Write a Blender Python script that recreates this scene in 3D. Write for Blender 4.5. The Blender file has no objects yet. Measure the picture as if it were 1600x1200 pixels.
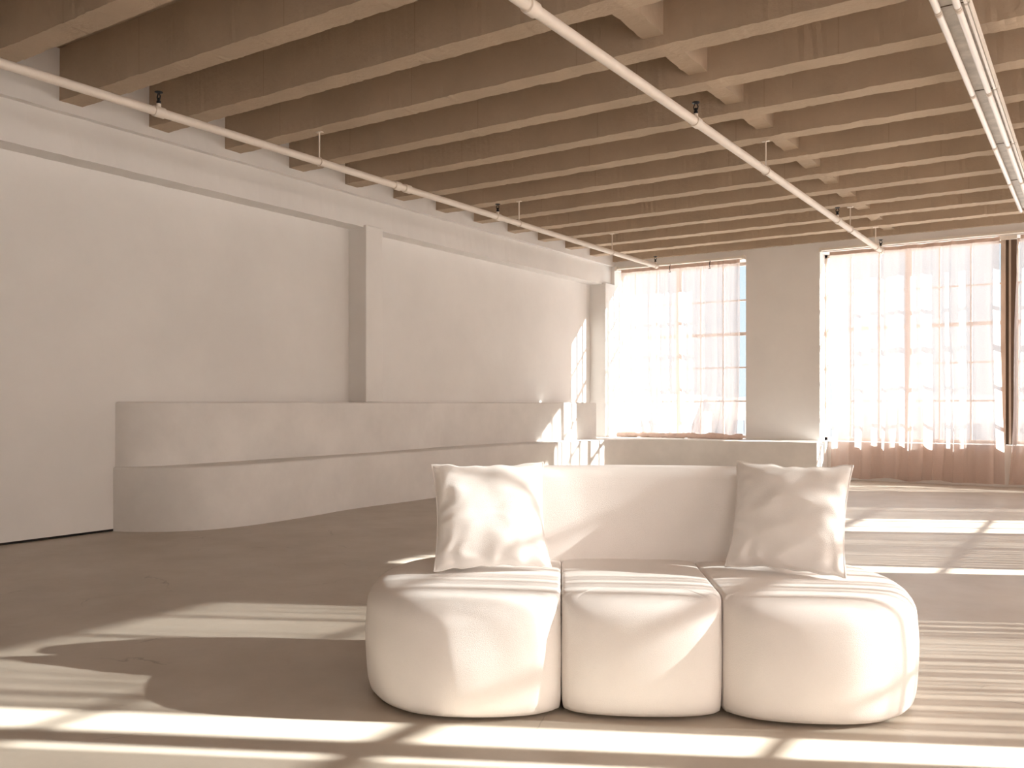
import bpy, math, random
from mathutils import Vector, Matrix, noise
random.seed(7)
SC = bpy.context.scene
COL = SC.collection
R = math.radians

# ------------------------------------------------------------------ camera
YAW = R(33.34); CAM_H = 1.17
cd = bpy.data.cameras.new('camera'); cam = bpy.data.objects.new('camera', cd); COL.objects.link(cam)
cam.location = (0, 0, CAM_H); cam.rotation_euler = (R(90), 0, YAW)
cd.sensor_width = 36.0; cd.lens = 36.0 * 1400 / 1600; cd.shift_y = 31 / 1600; cd.clip_start = .05; cd.clip_end = 2000
SC.camera = cam

# ------------------------------------------------------------------ sky, sun, exposure
SUN_AZ = R(27.3)            # from +X towards +Y
SUN_EL = R(23.7)
w = bpy.data.worlds.new('sky'); SC.world = w; w.use_nodes = True
wn = w.node_tree; wn.nodes.clear()
# clear hazy morning sky: pale at the horizon, bluer towards the zenith
tcw = wn.nodes.new('ShaderNodeTexCoord'); sep = wn.nodes.new('ShaderNodeSeparateXYZ'); ramp = wn.nodes.new('ShaderNodeValToRGB')
ramp.color_ramp.elements[0].position = 0.0; ramp.color_ramp.elements[0].color = (.80, .90, 1.0, 1)
ramp.color_ramp.elements[1].position = 1.0; ramp.color_ramp.elements[1].color = (.38, .58, .92, 1)
em = ramp.color_ramp.elements.new(.25); em.color = (.64, .81, 1.0, 1)
bg = wn.nodes.new('ShaderNodeBackground'); bg.inputs[1].default_value = .21
wo = wn.nodes.new('ShaderNodeOutputWorld')
wn.links.new(tcw.outputs['Generated'], sep.inputs[0]); wn.links.new(sep.outputs[2], ramp.inputs[0])
wn.links.new(ramp.outputs[0], bg.inputs[0]); wn.links.new(bg.outputs[0], wo.inputs[0])

sl = bpy.data.lights.new('sun', 'SUN'); sl.energy = 7.5; sl.color = (1.0, .98, .96); sl.angle = R(.6)
sun = bpy.data.objects.new('sun', sl); COL.objects.link(sun)
sdir = Vector((math.cos(SUN_AZ) * math.cos(SUN_EL), math.sin(SUN_AZ) * math.cos(SUN_EL), math.sin(SUN_EL)))
sun.rotation_euler = sdir.to_track_quat('Z', 'Y').to_euler(); sun.location = sdir * 40

vs = SC.view_settings
vs.view_transform = 'Standard'; vs.look = 'None'; vs.gamma = 1.0; vs.use_curve_mapping = False
vs.exposure = 2.6
SC.cycles.max_bounces = 8; SC.cycles.diffuse_bounces = 6; SC.cycles.glossy_bounces = 3; SC.cycles.transparent_max_bounces = 12
SC.cycles.caustics_reflective = False; SC.cycles.caustics_refractive = False

# ------------------------------------------------------------------ materials
def mat(name, col, rough=.8, var=.0, vscale=2.0, bump=.0, bscale=40.0, spec=.3, col2=None, stretch=None, detail=6):
    m = bpy.data.materials.new(name); m.use_nodes = True
    nt = m.node_tree; b = nt.nodes['Principled BSDF']
    b.inputs['Roughness'].default_value = rough
    b.inputs['Specular IOR Level'].default_value = spec
    b.inputs['Base Color'].default_value = (*col, 1)
    tc = nt.nodes.new('ShaderNodeTexCoord'); src = tc.outputs['Object']
    if stretch:
        mp = nt.nodes.new('ShaderNodeMapping'); mp.inputs['Scale'].default_value = stretch
        nt.links.new(src, mp.inputs[0]); src = mp.outputs[0]
    if var > 0 or col2:
        n = nt.nodes.new('ShaderNodeTexNoise'); n.inputs['Scale'].default_value = vscale; n.inputs['Detail'].default_value = detail
        n.inputs['Roughness'].default_value = .62
        nt.links.new(src, n.inputs['Vector'])
        r = nt.nodes.new('ShaderNodeValToRGB')
        c2 = col2 or tuple(max(0, c * (1 - var)) for c in col)
        r.color_ramp.elements[0].position = .32; r.color_ramp.elements[0].color = (*c2, 1)
        r.color_ramp.elements[1].position = .66; r.color_ramp.elements[1].color = (*col, 1)
        nt.links.new(n.outputs[0], r.inputs[0]); nt.links.new(r.outputs[0], b.inputs['Base Color'])
    if bump > 0:
        n2 = nt.nodes.new('ShaderNodeTexNoise'); n2.inputs['Scale'].default_value = bscale; n2.inputs['Detail'].default_value = 4
        nt.links.new(src, n2.inputs['Vector'])
        bp = nt.nodes.new('ShaderNodeBump'); bp.inputs['Strength'].default_value = bump; bp.inputs['Distance'].default_value = .02
        nt.links.new(n2.outputs[0], bp.inputs['Height']); nt.links.new(bp.outputs[0], b.inputs['Normal'])
    return m

M = {}
M['wall'] = mat('painted_plaster', (.82, .797, .775), .75, .07, .9, .10, 7.0, .25)
M['bench'] = mat('troweled_plaster', (.80, .772, .745), .7, .12, 1.6, .15, 5.0, .25)
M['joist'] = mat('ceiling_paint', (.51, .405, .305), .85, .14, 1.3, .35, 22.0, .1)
def joist_seams(m):
    nt = m.node_tree; L = nt.links.new; bs = nt.nodes['Principled BSDF']
    src = bs.inputs['Base Color'].links[0].from_socket
    g = nt.nodes.new('ShaderNodeNewGeometry'); sx = nt.nodes.new('ShaderNodeSeparateXYZ'); L(g.outputs['Position'], sx.inputs[0])
    def mt(op, a, b=None):
        n = nt.nodes.new('ShaderNodeMath'); n.operation = op
        for i, q in enumerate((a, b)):
            if q is None: continue
            if isinstance(q, (int, float)): n.inputs[i].default_value = q
            else: L(q, n.inputs[i])
        return n.outputs[0]
    cell = mt('FLOOR', mt('DIVIDE', mt('SUBTRACT', sx.outputs[1], 4.0), .845))
    wn_ = nt.nodes.new('ShaderNodeTexWhiteNoise'); wn_.noise_dimensions = '1D'; L(cell, wn_.inputs['W'])
    fr = mt('FRACT', mt('DIVIDE', mt('ADD', mt('ADD', sx.outputs[0], 20.0), wn_.outputs[0]), 1.6))
    line = mt('LESS_THAN', fr, .006)
    mx = nt.nodes.new('ShaderNodeMix'); mx.data_type = 'RGBA'; nz = nt.nodes.new('ShaderNodeSeparateXYZ'); L(g.outputs['Normal'], nz.inputs[0])
    L(mt('MULTIPLY', mt('MULTIPLY', line, .28), mt('GREATER_THAN', mt('ABSOLUTE', nz.outputs[1]), .6)), mx.inputs[0]); L(src, mx.inputs[6]); mx.inputs[7].default_value = (.30, .22, .15, 1)
    L(mx.outputs[2], bs.inputs['Base Color'])
joist_seams(M['joist'])
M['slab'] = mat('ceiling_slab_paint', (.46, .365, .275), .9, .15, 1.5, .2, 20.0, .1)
M['pipe'] = mat('pipe_paint', (.80, .72, .64), .5, .06, 6, .05, 50, .4)
M['dark'] = mat('dark_metal', (.012, .012, .014), .45)
M['gap'] = mat('gap_shade', (.02, .017, .014), .9)
M['sofa'] = mat('cream_fabric', (.88, .835, .805), .95, .03, 5, .25, 420, .05)
M['pillow'] = mat('cream_linen', (.89, .85, .82), .95, .03, 6, .22, 380, .05)
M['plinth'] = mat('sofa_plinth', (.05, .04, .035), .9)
M['steel'] = mat('window_steel_paint', (.66, .56, .49), .6, .08, 8)
M['rail'] = mat('rail_paint', (.84, .78, .70), .5, .05, 6)
M['fixture'] = mat('fixture_enamel', (.62, .58, .52), .45, .35, 7, .05, 40, .4)
M['tube'] = mat('tube_glass', (.88, .83, .78), .25, .03, 5, 0, 1, .5)
M['post'] = mat('post_paint', (.62, .53, .45), .6, .1, 5)
M['brown'] = mat('dark_brown', (.16, .115, .085), .6)
M['tile_a'] = mat('facade_grey', (.66, .65, .65), .9, .1, .3)
M['tile_b'] = mat('facade_pink', (.72, .66, .62), .9, .1, .3)
M['facade_glass'] = mat('facade_glass', (.42, .44, .46), .3)
M['street'] = mat('street_ground', (.80, .78, .76), .95, .2, .02)

def floor_mat():
    m = bpy.data.materials.new('polished_concrete'); m.use_nodes = True
    nt = m.node_tree; b = nt.nodes['Principled BSDF']; L = nt.links.new
    tc = nt.nodes.new('ShaderNodeTexCoord')
    n = nt.nodes.new('ShaderNodeTexNoise'); n.inputs['Scale'].default_value = 1.1; n.inputs['Detail'].default_value = 9; n.inputs['Roughness'].default_value = .66
    L(tc.outputs['Object'], n.inputs['Vector'])
    r = nt.nodes.new('ShaderNodeValToRGB')
    r.color_ramp.elements[0].position = .30; r.color_ramp.elements[0].color = (.40, .34, .275, 1)
    r.color_ramp.elements[1].position = .70; r.color_ramp.elements[1].color = (.53, .465, .395, 1)
    L(n.outputs[0], r.inputs[0])
    # fine dark scratches and hairline cracks
    v = nt.nodes.new('ShaderNodeTexVoronoi'); v.feature = 'DISTANCE_TO_EDGE'; v.inputs['Scale'].default_value = 1.3
    nw = nt.nodes.new('ShaderNodeTexNoise'); nw.inputs['Scale'].default_value = 3; nw.inputs['Detail'].default_value = 5
    mv = nt.nodes.new('ShaderNodeMix'); mv.data_type = 'VECTOR'; mv.inputs[0].default_value = .22
    L(tc.outputs['Object'], nw.inputs['Vector']); L(tc.outputs['Object'], mv.inputs[4]); L(nw.outputs[1], mv.inputs[5]); L(mv.outputs[1], v.inputs['Vector'])
    cr = nt.nodes.new('ShaderNodeMapRange'); cr.inputs[1].default_value = .0; cr.inputs[2].default_value = .0055; cr.inputs[3].default_value = 1; cr.inputs[4].default_value = 0
    L(v.outputs['Distance'], cr.inputs[0])
    nm = nt.nodes.new('ShaderNodeTexNoise'); nm.inputs['Scale'].default_value = 2.3; L(tc.outputs['Object'], nm.inputs['Vector'])
    ms = nt.nodes.new('ShaderNodeMapRange'); ms.inputs[1].default_value = .54; ms.inputs[2].default_value = .66; ms.inputs[3].default_value = 0; ms.inputs[4].default_value = .55
    L(nm.outputs[0], ms.inputs[0])
    mu = nt.nodes.new('ShaderNodeMath'); mu.operation = 'MULTIPLY'; L(cr.outputs[0], mu.inputs[0]); L(ms.outputs[0], mu.inputs[1])
    mx = nt.nodes.new('ShaderNodeMix'); mx.data_type = 'RGBA'; L(mu.outputs[0], mx.inputs[0]); L(r.outputs[0], mx.inputs[6]); mx.inputs[7].default_value = (.15, .12, .09, 1)
    L(mx.outputs[2], b.inputs['Base Color'])
    n3 = nt.nodes.new('ShaderNodeTexNoise'); n3.inputs['Scale'].default_value = 3.5; n3.inputs['Detail'].default_value = 5; L(tc.outputs['Object'], n3.inputs['Vector'])
    rr = nt.nodes.new('ShaderNodeMapRange'); rr.inputs[3].default_value = .28; rr.inputs[4].default_value = .48; L(n3.outputs[0], rr.inputs[0]); L(rr.outputs[0], b.inputs['Roughness'])
    b.inputs['Specular IOR Level'].default_value = .45
    n4 = nt.nodes.new('ShaderNodeTexNoise'); n4.inputs['Scale'].default_value = 9; n4.inputs['Detail'].default_value = 6; L(tc.outputs['Object'], n4.inputs['Vector'])
    bp = nt.nodes.new('ShaderNodeBump'); bp.inputs['Strength'].default_value = .06; bp.inputs['Distance'].default_value = .02
    L(n4.outputs[0], bp.inputs['Height']); L(bp.outputs[0], b.inputs['Normal'])
    return m
M['floor'] = floor_mat()

def sheer(name, col, tcol, transp):
    m = bpy.data.materials.new(name); m.use_nodes = True
    nt = m.node_tree; nt.nodes.clear(); L = nt.links.new
    o = nt.nodes.new('ShaderNodeOutputMaterial')
    t = nt.nodes.new('ShaderNodeBsdfTransparent'); t.inputs[0].default_value = (1, .985, .97, 1)
    d = nt.nodes.new('ShaderNodeBsdfDiffuse'); d.inputs[0].default_value = (*col, 1)
    tl = nt.nodes.new('ShaderNodeBsdfTranslucent'); tl.inputs[0].default_value = (*tcol, 1)
    a = nt.nodes.new('ShaderNodeMixShader'); a.inputs[0].default_value = .68
    b = nt.nodes.new('ShaderNodeMixShader')
    L(d.outputs[0], a.inputs[1]); L(tl.outputs[0], a.inputs[2])
    tc = nt.nodes.new('ShaderNodeTexCoord'); n = nt.nodes.new('ShaderNodeTexNoise'); n.inputs['Scale'].default_value = 160
    L(tc.outputs['Object'], n.inputs['Vector'])
    mr = nt.nodes.new('ShaderNodeMapRange'); mr.inputs[3].default_value = 1 - transp - .07; mr.inputs[4].default_value = 1 - transp + .07
    L(n.outputs[0], mr.inputs[0]); L(mr.outputs[0], b.inputs[0])
    L(t.outputs[0], b.inputs[1]); L(a.outputs[0], b.inputs[2]); L(b.outputs[0], o.inputs[0])
    return m
M['sheer'] = sheer('sheer_blush', (.62, .385, .30), (.80, .69, .64), .40)
M['sheer_dense'] = sheer('sheer_blush_dense', (.68, .47, .39), (.94, .85, .80), .18)
M['hem'] = mat('blush_hem', (.80, .62, .54), .95, .12, 12, .2, 90, .05)

def glass():
    m = bpy.data.materials.new('pane_glass'); m.use_nodes = True
    nt = m.node_tree; nt.nodes.clear(); L = nt.links.new
    o = nt.nodes.new('ShaderNodeOutputMaterial'); t = nt.nodes.new('ShaderNodeBsdfTransparent'); t.inputs[0].default_value = (.95, .97, .96, 1)
    g = nt.nodes.new('ShaderNodeBsdfGlossy'); g.inputs['Roughness'].default_value = .03
    x = nt.nodes.new('ShaderNodeMixShader'); x.inputs[0].default_value = .06
    L(t.outputs[0], x.inputs[1]); L(g.outputs[0], x.inputs[2]); L(x.outputs[0], o.inputs[0])
    return m
M['glass'] = glass()

# ------------------------------------------------------------------ mesh helpers
class MB:
    def __init__(s): s.v = []; s.f = []
    def quadgrid(s, rows, close_u=False, flip=False):
        b = len(s.v); nu = len(rows[0])
        for r in rows: s.v += [tuple(p) for p in r]
        for i in range(len(rows) - 1):
            for j in range(nu if close_u else nu - 1):
                k = (j + 1) % nu
                q = (b + i * nu + j, b + i * nu + k, b + (i + 1) * nu + k, b + (i + 1) * nu + j)
                s.f.append(q[::-1] if flip else q)
        return b
    def box(s, x0, x1, y0, y1, z0, z1):
        b = len(s.v)
        s.v += [(x, y, z) for z in (z0, z1) for y in (y0, y1) for x in (x0, x1)]
        for f in ((0, 2, 3, 1), (4, 5, 7, 6), (0, 1, 5, 4), (2, 6, 7, 3), (0, 4, 6, 2), (1, 3, 7, 5)): s.f.append(tuple(b + i for i in f))
        return s
    def tube(s, pts, r, n=12, cap=True):
        pts = [Vector(p) for p in pts]; rs = r if isinstance(r, (list, tuple)) else [r] * len(pts)
        rows = []; prev = None
        for i, p in enumerate(pts):
            t = (pts[min(i + 1, len(pts) - 1)] - pts[max(i - 1, 0)]).normalized()
            a = Vector((0, 0, 1)) if abs(t.z) < .9 else Vector((1, 0, 0))
            if prev is not None: a = prev
            u = (a - t * a.dot(t)).normalized(); prev = u; v = t.cross(u)
            rows.append([p + (u * math.cos(2 * math.pi * k / n) + v * math.sin(2 * math.pi * k / n)) * rs[i] for k in range(n)])
        b = s.quadgrid(rows, True)
        if cap:
            s.f.append(tuple(range(b + n - 1, b - 1, -1))); e = b + n * (len(rows) - 1); s.f.append(tuple(range(e, e + n)))
        return s
    def prism(s, poly, z0, z1):
        b = len(s.v); n = len(poly)
        s.v += [(x, y, z0) for x, y in poly] + [(x, y, z1) for x, y in poly]
        for i in range(n):
            j = (i + 1) % n; s.f.append((b + i, b + j, b + n + j, b + n + i))
        s.f.append(tuple(range(b + n - 1, b - 1, -1))); s.f.append(tuple(range(b + n, b + 2 * n)))
        return s
    def build(s, name, m, parent=None, smooth=False, angle=None):
        me = bpy.data.meshes.new(name); me.from_pydata(s.v, [], s.f); me.validate(); me.update()
        me.materials.append(m if not isinstance(m, str) else M[m])
        if smooth: me.polygons.foreach_set('use_smooth', [True] * len(me.polygons))
        if smooth and angle: me.set_sharp_from_angle(angle=R(angle))
        o = bpy.data.objects.new(name, me); COL.objects.link(o)
        if parent: o.parent = parent
        return o
def bevel(o, wd, seg=2):
    md = o.modifiers.new('bevel', 'BEVEL'); md.width = wd; md.segments = seg; md.limit_method = 'ANGLE'; md.angle_limit = R(40)
    return o
def empty(name, loc=(0, 0, 0), rz=0):
    o = bpy.data.objects.new(name, None); COL.objects.link(o); o.location = loc; o.rotation_euler = (0, 0, rz); o.empty_display_size = .1
    return o
def tag(o, label=None, cat=None, group=None, kind=None):
    if label: o['label'] = label
    if cat: o['category'] = cat
    if group: o['group'] = group
    if kind: o['kind'] = kind
    return o
def struct(o): o['kind'] = 'structure'; return o
def copy_to(o, parent=None):
    c = o.copy(); COL.objects.link(c)
    if parent: c.parent = parent
    return c
def crom(pts, n=10, closed=False):
    P = [Vector(p) for p in pts]; out = []; N = len(P)
    for i in range(N if closed else N - 1):
        if closed: a, b, c, d = P[i - 1], P[i], P[(i + 1) % N], P[(i + 2) % N]
        else: a, b, c, d = P[max(i - 1, 0)], P[i], P[i + 1], P[min(i + 2, N - 1)]
        for k in range(n):
            t = k / n
            out.append(.5 * ((2 * b) + (c - a) * t + (2 * a - 5 * b + 4 * c - d) * t * t + (3 * b - a - 3 * c + d) * t ** 3))
    if not closed: out.append(P[-1])
    return out

# ------------------------------------------------------------------ room dimensions
XL = -7.58; XR = 2.35; YB = -9.0; YF = 14.38; WT = .40
ZJ = 3.70; ZS = 4.14; JW = .20; JP = .845; J0 = 4.175
SILL = .59; HEAD = 3.54

# floor
f = MB(); f.box(XL - .4, XR + .5, YB - .4, YF + .5, -.3, 0)
fl = struct(f.build('floor', 'floor')); fl['label'] = 'polished taupe concrete floor with sun stripes'
# left wall, with beam and pilasters
b = MB(); b.box(XL - .35, XL, YB - .4, YF + .5, .022, ZS)
wl = struct(b.build('wall_left', 'wall')); wl['label'] = 'long off-white plaster wall on the left'
def rough_box(name, m, parent, x0, x1, y0, y1, z0, z1, axis, step=.08, amp=.006, seed=0):
    """A box swept along x or y whose section corners wander a little, like rough old concrete."""
    mb = MB(); a0, a1 = (x0, x1) if axis == 'x' else (y0, y1)
    n = max(2, int((a1 - a0) / step)); rows = []
    for i in range(n + 1):
        t = a0 + (a1 - a0) * i / n; row = []
        sec = ([(y0, z0), (y1, z0), (y1, z1), (y0, z1)] if axis == 'x' else [(x0, z0), (x0, z1), (x1, z1), (x1, z0)])
        for k, (p, q) in enumerate(sec):
            j = noise.noise(Vector((t * 5.0, k * 7.3 + seed, seed * 3.1))) + .8 * noise.noise(Vector((t * 27.0, k * 3.3 + seed, 5)))
            h = noise.noise(Vector((t * 6.0, k * 4.7 - seed, seed * 1.7))) + .8 * noise.noise(Vector((t * 31.0, k * 9.1 + seed, 2)))
            p += j * amp; q += h * amp
            row.append((t, p, q) if axis == 'x' else (p, t, q))
        rows.append(row)
    bb = mb.quadgrid(rows, True); e = bb + 4 * n
    mb.f.append((bb + 3, bb + 2, bb + 1, bb)); mb.f.append((e, e + 1, e + 2, e + 3))
    return mb.build(name, m, parent)
rough_box('edge_beam', 'wall', wl, XL - .02, -7.34, YB, YF, 3.275, 3.66, 'y', .1, .005, 3)
rough_box('upper_beam', 'wall', wl, XL - .02, -7.27, YB, YF, 3.62, ZS, 'y', .1, .006, 9)
pb = MB(); pb.box(XL - .02, -7.30, 7.94, 8.24, 1.19, 3.30); bevel(pb.build('pilaster', 'wall', wl), .012)
pb = MB(); pb.box(XL - .02, -7.272, 14.04, YF + .1, SILL, 3.30); bevel(pb.build('pilaster', 'wall', wl), .012)
g = MB(); g.box(XL - .3, XL - .02, YB, YF, -.02, .03); g.build('base_gap_shade', 'gap', wl)  # near-black strip paints the shade in the slit under the wall
# back wall (behind the camera)
b = MB(); b.box(XL - .4, XR + .5, YB - .4, YB, 0, ZS); struct(b.build('wall_back', 'wall'))
# far wall with two window openings
W1 = (-7.27, -4.87); W2 = (-3.685, 1.43)
b = MB()
for x0, x1, z0, z1 in ((XL - .4, W1[0], 0, ZS), (W1[1], W2[0], 0, ZS), (W2[1], XR + .5, 0, ZS),
                       (W1[0], W1[1], 0, SILL - .005), (W2[0], W2[1], 0, SILL - .005), (W1[0], W1[1], HEAD, ZS), (W2[0], W2[1], HEAD, ZS)):
    b.box(x0, x1, YF, YF + WT, z0, z1)
wf = struct(b.build('wall_far', 'wall')); wf['label'] = 'far cream wall with two tall curtained window openings'
# right wall (just out of frame): two bays throw the sun stripes, an unseen third is added for fill light
RB = ((2.27, 7.18), (8.48, 13.25), (-3.8, .78))
b = MB(); ys = [YB - .4, *RB[2], *RB[0], *RB[1], YF + .5]
for i in (0, 2, 4, 6): b.box(XR, XR + WT, ys[i], ys[i + 1], 0, ZS)
for i in (1, 3, 5): b.box(XR, XR + WT, ys[i], ys[i + 1], 0, SILL); b.box(XR, XR + WT, ys[i], ys[i + 1], HEAD, ZS)
struct(b.build('wall_right', 'wall'))

# ceiling: slab, joists and the girder that crosses them
b = MB(); b.box(XL - .4, XR + .5, YB - .4, YF + .5, ZS, ZS + .25)
ce = struct(b.build('ceiling', 'slab')); ce['label'] = 'cream painted concrete joist ceiling'
k = -16
while J0 + JP * k < YF:
    y = J0 + JP * k
    if y > YB: rough_box('joist', 'joist', ce, -7.30, XR + .02, y, y + JW, ZJ, ZS + .02, 'x', .035, .007, k * 1.37)
    k += 1
rough_box('girder', 'joist', ce, -2.735, -2.58, YB, YF, ZJ + .075, ZS + .02, 'y', .07, .008, 2.2)

# ------------------------------------------------------------------ windows
def window(name, axis, at, a0, a1, z0, z1, cols, posts, label, heavy_row):
    """axis 'x': window in a wall that runs along x at depth y=at; 'y': in a wall along y at x=at."""
    root = struct(empty(name, ((a0 + a1) / 2, at, z0) if axis == 'x' else (at, (a0 + a1) / 2, z0)))
    root['label'] = label; ox, oy, oz = root.location
    def bx(nm, p0, p1, q0, q1, t0, t1, m, par):
        mb = MB()
        if axis == 'x': mb.box(p0 - ox, p1 - ox, t0, t1, q0 - oz, q1 - oz)
        else: mb.box(t0, t1, p0 - oy, p1 - oy, q0 - oz, q1 - oz)
        return mb.build(nm, m, par)
    rows = [z0 + .05] + [.650 + .565 * i for i in range(1, 5)] + [z1]
    bx('frame_sill', a0, a1, z0, z0 + .05, -.03, .04, 'steel', root); bx('frame_head', a0, a1, z1 - .05, z1, -.03, .04, 'steel', root)
    bx('frame_jamb', a0, a0 + .04, z0, z1, -.03, .04, 'steel', root); bx('frame_jamb', a1 - .04, a1, z0, z1, -.03, .04, 'steel', root)
    for i, z in enumerate(rows[1:-1]):
        h = .028 if i == heavy_row else .012
        bx('glazing_bar', a0, a1, z - h, z + h, -.022, .022, 'steel', root)
    for c in cols[1:-1]:
        h = (.05 if axis == 'x' else .065) if c in posts else .012
        bx('mullion' if c in posts else 'glazing_bar', c - h, c + h, z0, z1, -.024, .024, 'steel', root)
    for i in range(len(cols) - 1):
        for j in range(len(rows) - 1):
            bx('pane', cols[i], cols[i + 1], rows[j], rows[j + 1], -.002, .002, 'glass', root)
    return root
YG = YF + .33; XG = XR + .33
c1 = [-7.27, -7.00, -6.585, -6.166, -5.766, -5.366, -4.87]
window('window_1', 'x', YG, W1[0], W1[1], SILL, HEAD, c1, (-6.166,), 'steel multi-pane window behind the shorter curtain', 2)
c2 = [-3.685, -3.29, -2.87, -2.449, -2.02, -1.60, -1.18, -1.00, -.58, -.16, .26, .64, 1.04, 1.43]
window('window_2', 'x', YG, W2[0], W2[1], SILL, HEAD, c2, (-2.449, .26), 'wide steel multi-pane window behind the floor-length curtains', 2)
def cols_even(a, b, n): return [a + (b - a) * i / n for i in range(n + 1)]
c3 = cols_even(*RB[0], 10); window('window_3', 'y', XG, *RB[0], SILL, HEAD, c3, (c3[5],), 'steel multi-pane window in the right wall', 2)
c4 = cols_even(*RB[1], 10); window('window_4', 'y', XG, *RB[1], SILL, HEAD, c4, (c4[5],), 'steel multi-pane window at the far end of the right wall', 2)
c5 = cols_even(*RB[2], 10); window('fill_window_5', 'y', XG, *RB[2], SILL, HEAD, c5, (c5[5],), 'added steel multi-pane window behind the camera for fill light', 2)  # added window, brightens the room and the sofa front
# steel column in the middle of the wide far window
pr = empty('window_post', (-1.09, YF + .05, SILL))
tag(pr, 'slim painted steel post between the two floor-length curtains', 'post')
MB().box(-.10, -.045, -.03, .12, 0, HEAD - SILL).build('post_flange', 'post', pr)
MB().box(-.045, .09, .06, .14, 0, HEAD - SILL).build('post_gap_shade', 'brown', pr)  # dark backing box, its colour stands in for the shaded gap
MB().box(-.005, .02, .03, .07, 0, HEAD - SILL).build('post_strip', 'post', pr)
MB().box(-.13, .10, -.04, .02, HEAD - SILL - .05, HEAD - SILL + .02).build('post_cap', 'rail', pr)

# ------------------------------------------------------------------ curtains
def curtain(name, axis, at, a0, a1, z0, z1, label, group=None, pitch=.20, amp=.035, seed=1, sweep=None, hem=True, puddle=False, side=-1, grow=0., step=.016, lap=.42, slope=0.):
    """Pleated sheer panel. side: which way the folds bulge into the room along the wall normal."""
    root = empty(name, ((a0 + a1) / 2, at, z0) if axis == 'x' else (at, (a0 + a1) / 2, z0))
    tag(root, label, 'curtain', group); ox, oy, oz = root.location
    n = int((a1 - a0) / step); nr = 40
    rnd = random.Random(seed); rows = []
    ph = 0; phs = []
    for i in range(n + 1):
        phs.append(ph); ph += 2 * math.pi * step / (pitch * (1 + .55 * noise.noise(Vector((i * step * 1.7, seed * 3.3, 0)))))
    for r_ in range(nr + 1):
        t = r_ / nr; z = z0 + (z1 - z0) * t; row = []
        for i in range(n + 1):
            s = i / n; a = a0 + (a1 - a0) * s
            sw = sweep(s, t) if sweep else (0, 0)
            p = phs[i] + .5 * noise.noise(Vector((a * 2, t * 2.2, seed)))
            A = amp * (.45 + .75 * (1 - t) + .5 * noise.noise(Vector((a * 1.5, t * 1.5, seed + 9))))
            nrm = A * math.sin(p) + .35 * A * math.sin(2.3 * p + 1) + grow * math.sin(math.pi * min(1, (1 - t) * 1.1)) 
            tan = lap * A * math.sin(2 * p + .6)
            a_ = a + tan + sw[0]; zz = z + sw[1]
            nn = side * (nrm + amp + slope * (1 - t))
            row.append((a_ - ox, nn, zz - oz) if axis == 'x' else (nn, a_ - oy, zz - oz))
        rows.append(row)
    mb = MB(); mb.quadgrid(rows)
    mb.build('fabric', 'sheer' if axis == 'x' else 'sheer_dense', root, True)
    # header band gathered on the rail
    hb = MB(); top = rows[-1]
    lift = .055
    hb.quadgrid([[(p[0] + (0 if axis == 'x' else side * -.004), p[1] + (side * .004 if axis == 'x' else 0), p[2] - lift) for p in top], top])
    hb.build('header_band', 'hem', root, True)
    return root, rows
# short curtain in the left far window, gathered on the ledge
def sw1(s, t):
    k = max(0, 1 - t / .42); return (.16 * k * k * math.sin(s * 6), 0)
cur1, rw = curtain('sheer_curtain', 'x', YF - .05, -7.10, -4.93, SILL + .03, HEAD - .005, 'short sheer blush curtain bunched on the sill of the left window', 'far wall curtains', .21, .028, 4, sw1)
hm = MB(); pts = []; rad = []
for i in range(90):
    s = i / 89; x = -7.17 + 2.30 * s
    pts.append((x - cur1.location.x, -.075 + .03 * noise.noise(Vector((x * 3, 1, 0))), .012 + .022 * noise.noise(Vector((x * 4, 7, 0)))))
    rad.append(.046 + .026 * noise.noise(Vector((x * 6, 3, 2))) + .012 * noise.noise(Vector((x * 17, 3, 2))) - (.03 if i in (0, 89) else 0))
hm.tube(pts, rad, 14); hm.build('bunched_hem', 'hem', cur1, True)
# floor length curtains in the wide window
def sw2(s, t):
    k = max(0, 1 - t / .30); e = max(0, (s - .72) / .28)
    return (.05 * k * e + .04 * math.sin(t * 5) * (1 - t), (.035 + .05 * noise.noise(Vector((s * 7, 2, 5)))) * k * (1 - .0 * e) * .6 - .01 * k)
curtain('sheer_curtain', 'x', YF - .045, -3.52, -1.20, .03, HEAD - .02, 'long blush curtain left of the steel post, reaching the floor', 'far wall curtains', .30, .034, 11, sw2, grow=.0, slope=.0)
def sw3(s, t):
    a, z = sw2(s, t); return (a - .15 * (1 - s) * (1 - t) ** .7, z)
curtain('sheer_curtain', 'x', YF - .045, -.945, 1.30, .03, HEAD - .02, 'long blush curtain right of the steel post, cut by the picture edge', 'far wall curtains', .30, .034, 19, sw3, grow=.0, slope=.0)
# right wall curtains (out of frame): gaps between them let the sharp stripes of sun in
curtain('sheer_curtain', 'y', XR - .03, 2.1, 4.40, .05, HEAD - .02, 'sheer blush curtain nearest the camera in the right wall window', 'right wall curtains', .13, .03, 23, None, step=.012, lap=1.25)
curtain('sheer_curtain', 'y', XR - .03, 4.785, 7.15, .05, HEAD - .02, 'sheer blush curtain beside the right wall pillar, near bay', 'right wall curtains', .13, .03, 29, None, step=.012, lap=1.25)
curtain('sheer_curtain', 'y', XR - .03, 8.60, 10.78, .05, HEAD - .02, 'sheer blush curtain beside the right wall pillar, far bay', 'right wall curtains', .13, .03, 31, lambda s, t: (.36 * (1 - s) * (t - .25), 0), step=.012, lap=1.25)
curtain('sheer_curtain', 'y', XR - .03, 11.80, 13.30, .05, HEAD - .02, 'sheer blush curtain in the far corner of the right wall', 'right wall curtains', .13, .03, 37, None, step=.012, lap=1.25)
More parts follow.
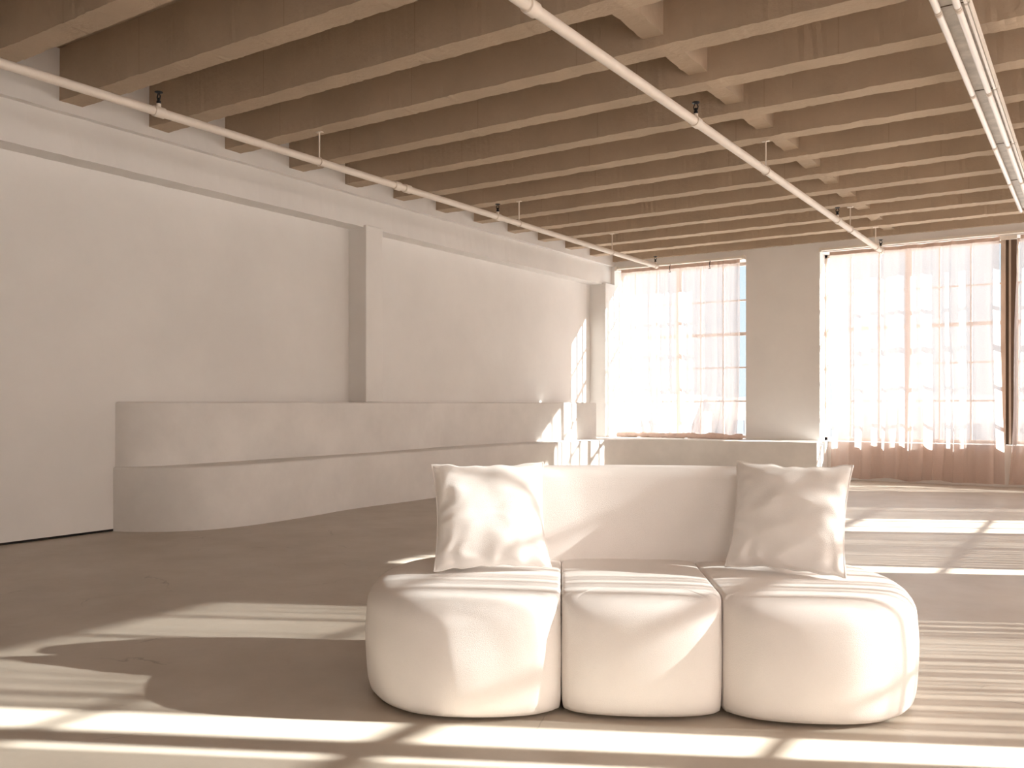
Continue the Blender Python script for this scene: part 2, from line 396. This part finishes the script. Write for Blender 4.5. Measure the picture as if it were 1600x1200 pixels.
curtain('sheer_curtain', 'y', XR - .03, -3.7, -1.65, .05, HEAD - .02, 'sheer blush curtain behind the camera, rear half of the added fill window', 'right wall curtains', .13, .03, 41, None, step=.025)  # this and the next curtain hang in the added fill window
curtain('sheer_curtain', 'y', XR - .03, -1.40, .70, .05, HEAD - .02, 'sheer blush curtain behind the camera, front half of the added fill window', 'right wall curtains', .13, .03, 43, None, step=.025)
# rails
def rail(x0, x1, z, label):
    r_ = empty('curtain_rail', ((x0 + x1) / 2, YF - .06, z)); tag(r_, label, 'curtain rail', 'far wall curtain rails')
    h = (x1 - x0) / 2
    bevel(MB().box(-h, h, -.022, .022, -.018, .018).build('rail_bar', 'rail', r_), .006)
    for sx in (-1, 1): MB().box(sx * h - .02, sx * h + .02, -.03, .058, -.035, .03).build('rail_bracket', 'rail', r_)
    return r_
ra = rail(-7.20, -4.89, HEAD + .03, 'white curtain rail over the left window')
for x in (-6.16, -5.45):
    MB().tube([(x + 6.045, -.03, -.02), (x + 6.045, -.05, -.05), (x + 6.045, -.05, -.12), (x + 6.06, -.06, -.15), (x + 6.03, -.06, -.15)], .006, 6).build('rail_hook', 'dark', ra)
rail(-3.66, 1.42, HEAD + .03, 'long white curtain rail over the wide window')

# ------------------------------------------------------------------ built-in bench that runs into the window ledge
bench = empty('plaster_bench', (-7.2, 5, 0))
tag(bench, 'curved two-tier plaster bench built along the left wall into the ledge under the window', 'bench')
front = crom([(XL + .001, 4.86), (-7.38, 4.94), (-7.19, 5.07), (-7.03, 5.23), (-6.92, 5.42), (-6.845, 5.74), (-6.835, 6.15), (-6.875, 6.65), (-6.95, 7.2), (-6.96, 7.7), (-6.93, 8.4), (-6.95, 9.2), (-6.98, 10.0), (-6.95, 10.8), (-6.87, 11.6), (-6.77, 12.4), (-6.63, 13.0), (-6.43, 13.4), (-6.1, 13.62), (-5.6, 13.69)], 6)
back = crom([(XL + .001, 4.88), (-7.46, 4.97), (-7.37, 5.15), (-7.32, 5.45), (-7.31, 5.9), (-7.305, 6.5), (-7.285, 7.2), (-7.275, 8.0), (-7.32, 8.8), (-7.41, 9.7), (-7.38, 10.6), (-7.28, 11.5), (-7.13, 12.3), (-7.04, 12.9), (-7.01, 13.2)], 6)
def soft_prism(name, curve, close, z0, z1, parent, rad=.02):
    """curve: visible front edge in plan; close: hidden back points. Rounded top front edge."""
    mb = MB(); ox, oy, _ = parent.location
    c = [Vector((p[0] - ox, p[1] - oy)) for p in curve]; n = len(c)
    nr = []
    for i in range(n):
        t = (c[min(i + 1, n - 1)] - c[max(i - 1, 0)]).normalized(); nr.append(Vector((-t.y, t.x)))   # into the bench (left of travel)
    prof = [(0, z0), (0, z0 + .3 * (z1 - z0)), (0, z0 + .65 * (z1 - z0)), (0, z1 - rad)] + [(rad * (1 - math.cos(R(a))), z1 - rad + rad * math.sin(R(a))) for a in (22, 45, 67, 90)]
    rows = []
    for ins, z in prof:
        row = []
        for i in range(n):
            wv = .006 * noise.noise(Vector((c[i].y * 1.3, z * 2, 4)))
            q = c[i] + nr[i] * (ins + wv); row.append((q.x, q.y, z))
        rows.append(row)
    b0 = mb.quadgrid(rows)
    base = len(mb.v); cl = [(p[0] - ox, p[1] - oy) for p in close]
    mb.v += [(x, y, z1) for x, y in cl] + [(x, y, z0) for x, y in cl]
    top = [b0 + (len(prof) - 1) * n + i for i in range(n)]
    mb.f.append(tuple(top + [base + i for i in range(len(cl))]))
    m_ = len(cl)
    # end faces and back
    endc = [b0 + r_ * n + n - 1 for r_ in range(len(prof))]
    mb.f.append(tuple(endc + [base, base + m_]))
    for i in range(m_ - 1): mb.f.append((base + i, base + i + 1, base + m_ + i + 1, base + m_ + i))
    stc = [b0 + r_ * n for r_ in range(len(prof))]
    mb.f.append(tuple(stc[::-1] + [base + 2 * m_ - 1, base + m_ - 1]))
    return mb.build(name, 'bench', parent, True, 40)
fr = front + [Vector((x, 13.69)) for x in (-5.2, -4.8, -4.4, -4.0, -3.56)]
soft_prism('seat_tier', fr, [(-3.56, YF - .001), (XL + .001, YF - .001)], 0, SILL, bench)
soft_prism('back_tier', back, [(XL + .001, 13.2)], SILL - .01, 1.19, bench)

# ------------------------------------------------------------------ sofa
def cam_frame(u, v, z=0):
    """right / forward distances measured from the room point below the camera -> room coordinates"""
    return Vector((math.cos(YAW) * u - math.sin(YAW) * v, math.sin(YAW) * u + math.cos(YAW) * v, z))
sp = cam_frame(.4825, 3.276)
SROT = YAW - R(3.2)
sofa = empty('modular_sofa', sp, SROT)
tag(sofa, 'cream upholstered sofa with three rounded seat modules and low curved backrest', 'sofa')
TOPZ = .462
def module(name, pts):
    """pts: list of (x, y, weight) around the plan, counter-clockwise; weight scales how much the edges are rounded there."""
    P = crom([(x, y, wt) for x, y, wt in pts], 8, True); n = len(P)
    area = sum(P[i].x * P[(i + 1) % n].y - P[(i + 1) % n].x * P[i].y for i in range(n))
    nr = []
    for i in range(n):
        t = (P[(i + 1) % n] - P[i - 1]); t = Vector((t.x, t.y)).normalized(); nr.append(Vector((-t.y, t.x)) * (1 if area > 0 else -1))
    cx = sum(p.x for p in P) / n; cy = sum(p.y for p in P) / n
    rows = []
    def ring(fn):
        rows.append([])
        for i in range(n):
            k = max(.16, P[i].z); ins, z = fn(k); q = Vector((P[i].x, P[i].y)) + nr[i] * ins; rows[-1].append((q.x, q.y, z))
    for ins, z in ((.050, .014), (.026, .018), (.011, .036), (.003, .066), (-.002, .12), (-.006, .19), (-.007, .25), (-.003, .31)): ring(lambda k: (ins * k, z))
    for a in (0, 15, 30, 45, 60, 75, 90): ring(lambda k: (.105 * k * (1 - math.cos(R(a))), .455 - .105 * k + .105 * k * math.sin(R(a))))
    last = rows[-1]
    for fct, dz in ((.88, .004), (.7, .006), (.45, .007), (.2, .007)):
        rows.append([(cx + (p[0] - cx) * fct, cy + (p[1] - cy) * fct, p[2] + dz) for p in last])
    mb = MB(); b0 = mb.quadgrid(rows, True); c = len(mb.v); mb.v.append((cx, cy, last[0][2] + .007))
    e = b0 + (len(rows) - 1) * n
    for i in range(n): mb.f.append((e + i, e + (i + 1) % n, c))
    mb.f.append(tuple(b0 + i for i in range(n - 1, -1, -1)))
    return mb.build(name, 'sofa', sofa, True, 60)
S = .301
mid = [(-S, .13, .2), (-.290, .085, .45), (-.262, .046, .8), (-.20, .016, 1), (-.10, .0, 1), (0, -.004, 1), (.10, .0, 1), (.20, .016, 1), (.262, .046, .8), (.290, .085, .45), (S, .13, .2), (S, .3, .18), (S, .6, .18), (S, .9, .2), (.29, 1.03, .6), (.15, 1.05, 1), (-.15, 1.05, 1), (-.29, 1.03, .6), (-S, .9, .2), (-S, .6, .18), (-S, .3, .18)]
rgt = [(S + .002, .13, .2), (.313, .085, .45), (.342, .04, .8), (.41, -.008, 1), (.52, -.036, 1), (.64, -.045, 1), (.76, -.038, 1), (.88, .004, 1), (.99, .10, 1), (1.07, .24, 1), (1.11, .42, 1), (1.105, .62, 1), (1.04, .82, 1), (.91, .96, 1), (.70, 1.04, 1), (.48, 1.055, 1), (.318, 1.03, .6), (S + .002, .9, .2), (S + .002, .6, .18), (S + .002, .3, .18)]
module('seat_module', mid); module('seat_module', rgt); module('seat_module', [(-x, y, wt) for x, y, wt in rgt][::-1])
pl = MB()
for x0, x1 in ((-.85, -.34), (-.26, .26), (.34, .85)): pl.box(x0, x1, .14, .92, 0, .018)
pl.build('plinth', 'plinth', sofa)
def backrest():
    mb = MB(); rows = []
    # section in (offset from the front face backwards, height)
    sec = [(.012, TOPZ - .03), (.0, .50), (.0, .58), (.004, .68), (.010, .78), (.016, .83), (.030, .862), (.055, .878), (.09, .884), (.13, .882), (.165, .872), (.19, .85), (.20, .81), (.20, .65), (.20, .50), (.20, TOPZ - .03)]
    xs = [-.80 + 1.60 * i / 60 for i in range(61)]
    for x in xs:
        yf = .822 - .33 * x * x; sl_ = -.66 * x; nrm = Vector((-sl_, 1)).normalized()
        e = min(1, (0.80 - abs(x)) / .10); rnd = math.sqrt(max(0, 1 - (1 - e) ** 2))
        row = []
        for d, z in sec:
            dd = .1 + (d - .1) * (.08 + .92 * rnd); zz = z if z < .6 else .6 + (z - .6) * (.80 + .20 * rnd)
            q = Vector((x, yf)) + nrm * dd; row.append((q.x, q.y, zz))
        rows.append(row)
    b0 = mb.quadgrid(rows, True, True); n = len(sec)
    mb.f.append(tuple(b0 + i for i in range(n))); e = b0 + n * 60; mb.f.append(tuple(e + i for i in range(n - 1, -1, -1)))
    return mb.build('backrest', 'sofa', sofa, True, 60)
backrest()

# ------------------------------------------------------------------ pillows
def pillow(bl, br, lean, hgt, label, seed, thick=.085):
    bl = Vector(bl); br = Vector(br); r_ = (br - bl); wdt = r_.length; r_.normalize()
    back_ = Vector((-r_.y, r_.x, 0)); up = (Vector((0, 0, 1)) * math.cos(lean) + back_ * math.sin(lean)).normalized()
    nrm = r_.cross(up)          # towards the viewer
    root = empty('throw_pillow', (bl + br) / 2); tag(root, label, 'pillow', 'throw pillows on the sofa')
    N = 56; sheets = []
    for sgn in (1, -1):
        rows = []
        for j in range(N + 1):
            t = -1 + 2 * j / N; row = []
            for i in range(N + 1):
                s = -1 + 2 * i / N
                px = s * (1 - .085 * (1 - t * t) * abs(s) ** 3); py = t * (1 - .075 * (1 - s * s) * abs(t) ** 3)
                prof = max(0, 1 - abs(s) ** 2.4) ** .62 * max(0, 1 - abs(t) ** 2.4) ** .62
                # pulled creases that start at the seams
                wr = .0
                ed = (1 - prof)
                wr += .013 * ed * math.sin(17 * s + 5 * noise.noise(Vector((s * 2, t * 2, seed)))) * max(0, -t) ** 1.5
                wr += .010 * ed * math.sin(15 * t + 6 * noise.noise(Vector((s * 2, t * 2, seed + 4)))) * abs(s) ** 1.5
                big = .011 * noise.noise(Vector((s * 1.6 + seed, t * 1.6, seed * 2.0))) + .004 * noise.noise(Vector((s * 3.4 + seed, t * 3.4, seed)))
                fold = .016 * (1 - abs(2 * noise.noise(Vector((s * 1.3 - seed, t * 1.9 + seed, 8))))) 
                d = sgn * (thick * prof + (wr + big + fold * .35) * min(1, prof * 2.2)) 
                lo = .02 * max(0, -t) * prof
                edge_wave = .012 * noise.noise(Vector((s * 4, seed, 3))) * (abs(t) ** 6) + .0
                q = r_ * (px * wdt / 2) + up * ((py + 1) * hgt / 2 + edge_wave) + nrm * (d + sgn * lo)
                row.append(q)
            rows.append(row)
        sheets.append(rows)
    zmin = min(q.z for rows in sheets for row in rows for q in row)
    for rows in sheets:
        for row in rows:
            for q in row:
                if q.z < .0: q.z *= .2
    mb = MB(); mb.quadgrid(sheets[0]); o1 = mb.build('front_panel', 'pillow', root, True)
    mb = MB(); mb.quadgrid(sheets[1], False, True); mb.build('back_panel', 'pillow', root, True)
    ring = [sheets[0][0][i] for i in range(N + 1)] + [sheets[0][j][N] for j in range(1, N + 1)] + [sheets[0][N][i] for i in range(N - 1, -1, -1)] + [sheets[0][j][0] for j in range(N - 1, -1, -1)]
    mb = MB(); mb.tube(ring, .0035, 6); mb.build('seam', 'pillow', root, True)
    return root
pz = TOPZ + .012
a = cam_frame(-.325, 3.73, pz); b_ = cam_frame(.165, 3.80, pz)
pillow(a, b_, R(24), .475, 'sunlit cream pillow at the end of the sofa nearer the bench', 2.3)
a = cam_frame(.91, 3.83, pz); b_ = cam_frame(1.335, 3.585, pz)
pillow(a, b_, R(22), .475, 'shaded cream pillow at the end of the sofa nearer the long curtains', 5.7)

# ------------------------------------------------------------------ sprinkler pipes
def pipe_run(x, z, y0, y1, r, label, hangers, heads, couplings):
    root = empty('sprinkler_pipe', (x, y0, z)); tag(root, label, 'pipe', 'ceiling sprinkler pipes')
    L_ = y1 - y0
    MB().tube([(0, 0, 0), (0, L_, 0)], r, 20).build('pipe', 'pipe', root, True, 40)
    for y in couplings:
        c = MB().tube([(0, y - y0 - .05, 0), (0, y - y0 - .045, 0), (0, y - y0 + .045, 0), (0, y - y0 + .05, 0)], [r, r * 1.28, r * 1.28, r], 20); c.build('coupling', 'pipe', root, True, 40)
    for y in hangers:
        yy = y - y0; h = MB()
        h.tube([(0, yy, r), (0, yy, ZJ - z)], .007, 8)
        h.tube([(math.cos(t) * (r + .004), yy, math.sin(t) * (r + .004)) for t in [2 * math.pi * i / 20 for i in range(21)]], .006, 6)
        ho = h.build('hanger', 'pipe', root, True, 40)
        MB().box(-.035, .035, yy - .02, yy + .02, ZJ - z - .006, ZJ - z + .02).build('hanger_plate', 'pipe', ho)
    for y in heads:
        yy = y - y0
        t = MB().tube([(0, yy - .045, 0), (0, yy + .045, 0)], r * 1.22, 18); t.tube([(0, yy, r * .8), (0, yy, r + .03)], .018, 12)
        tee = t.build('tee', 'pipe', root, True, 40)
        hd = MB(); hd.tube([(0, yy, r + .025), (0, yy, r + .05), (0, yy, r + .052), (0, yy, r + .075)], [.017, .017, .011, .011], 12)
        for sx in (-1, 1): hd.tube([(sx * .012, yy, r + .06), (sx * .019, yy, r + .085), (sx * .004, yy, r + .118)], .005, 6)
        ho = hd.build('sprinkler_head', 'dark', root, True, 40)
        MB().tube([(0, yy, r + .110), (0, yy, r + .116), (0, yy, r + .122)], [.012, .03, .031], 14).build('deflector', 'dark', ho, True, 40)
    return root
pipe_run(-6.08, 3.422, YB + .05, 13.55, .034, 'white sprinkler pipe nearer the left wall', [2.58, 5.98, 9.40, 11.95], [.9, 4.28, 8.93, 13.50], [7.08, 7.24])
pipe_run(-2.70, 3.415, YB + .05, 13.98, .036, 'white sprinkler pipe crossing the middle of the ceiling', [2.54, 8.55, 12.02, 13.57], [1.6, 6.77, 11.35, 13.93], [4.3])

# ------------------------------------------------------------------ fluorescent strips
def strip(y0, y1, label):
    root = empty('fluorescent_light', (-.75, y0, 3.50)); tag(root, label, 'ceiling light', 'row of fluorescent strips')
    L_ = y1 - y0 - .012
    hs = MB(); hs.prism([(-.050, .03), (.075, .03), (.085, .06), (.06, .085), (-.035, .085)], 0, L_)
    hs.v = [(x, z, y) for x, y, z in hs.v]; hs.f = [q[::-1] for q in hs.f]
    hs.build('housing', 'fixture', root)
    MB().box(.078, .094, .01, L_ - .01, .012, .07).build('side_lip', 'tube', root); MB().box(.098, .106, .01, L_ - .01, .02, .075).build('side_lip', 'rail', root)
    for x in (-.062, .045):
        t = MB().tube([(x, .03, 0), (x, L_ - .03, 0)], .020, 16).build('tube', 'tube', root, True, 40)
        for y in (.012, L_ - .012): MB().tube([(x, y - .012, 0), (x, y + .018, 0)], .0215, 12).build('tube_end', 'post', t, True, 40)
        for y in (.012, L_ - .012): MB().box(x - .012, x + .012, y - .008, y + .008, .0, .045).build('socket', 'rail', root)
    MB().box(-.052, .09, L_ + .003, L_ + .008, .026, .086).build('end_plate', 'brown', root)
    for y in (.25, L_ - .25): MB().tube([(.01, y, .085), (.01, y, ZJ - 3.50 + .06)], .006, 6).build('suspension_rod', 'pipe', root)
    return root
ys = [2.45, 4.15, 5.86, 7.57, 9.22, 10.80, 12.45]
nm = ['fluorescent strip over the camera, out of frame', 'fluorescent strip whose end shows at the picture top', 'fluorescent strip, nearest of the row fully in the picture', 'second fluorescent strip fully in the picture, after the nearest', 'third fluorescent strip of the row towards the windows', 'farthest fluorescent strip, cut by the right picture edge']
for i in range(1, 6): strip(ys[i], ys[i + 1], nm[i])

# ------------------------------------------------------------------ city outside the windows
st = MB(); st.box(-700, 700, 20, 1500, -13, -12.5); struct(st.build('street_ground', 'street'))['label'] = 'city ground far below the windows'
def tower(x, y, wd, dp, top, m, label, nx, nz):
    root = empty('office_building', (x, y, -12.5)); tag(root, label, 'building', 'buildings outside the windows')
    h = top + 12.5
    MB().box(-wd / 2, wd / 2, 0, dp, 0, h).build('wall', m, root)
    MB().box(-wd / 2 - .3, wd / 2 + .3, -.3, dp + .3, h - .2, h + .6).build('parapet', m, root)
    for i in range(nx):
        for j in range(nz):
            cx = -wd / 2 + wd * (i + .5) / nx; cz = h - 2.2 - 3.4 * j
            MB().box(cx - wd / nx * .3, cx + wd / nx * .3, -.12, .05, cz - 1.6, cz).build('window', 'facade_glass', root)
    return root
tower(-46, 90, 11, 14, 1.6, 'tile_a', 'grey block seen low through the left window', 5, 2)
tower(-35, 104, 9, 14, 1.4, 'tile_b', 'pinkish block seen low beside the left window jamb', 4, 2)
tower(-62, 120, 18, 14, -.2, 'tile_b', 'low block seen through the middle of the left window', 6, 2)
tower(-22, 110, 14, 14, .4, 'tile_b', 'low pinkish block seen at the left of the wide window', 5, 2)
tower(-9, 95, 9, 14, 1.4, 'tile_a', 'grey block seen low through the wide window by the post', 4, 2)
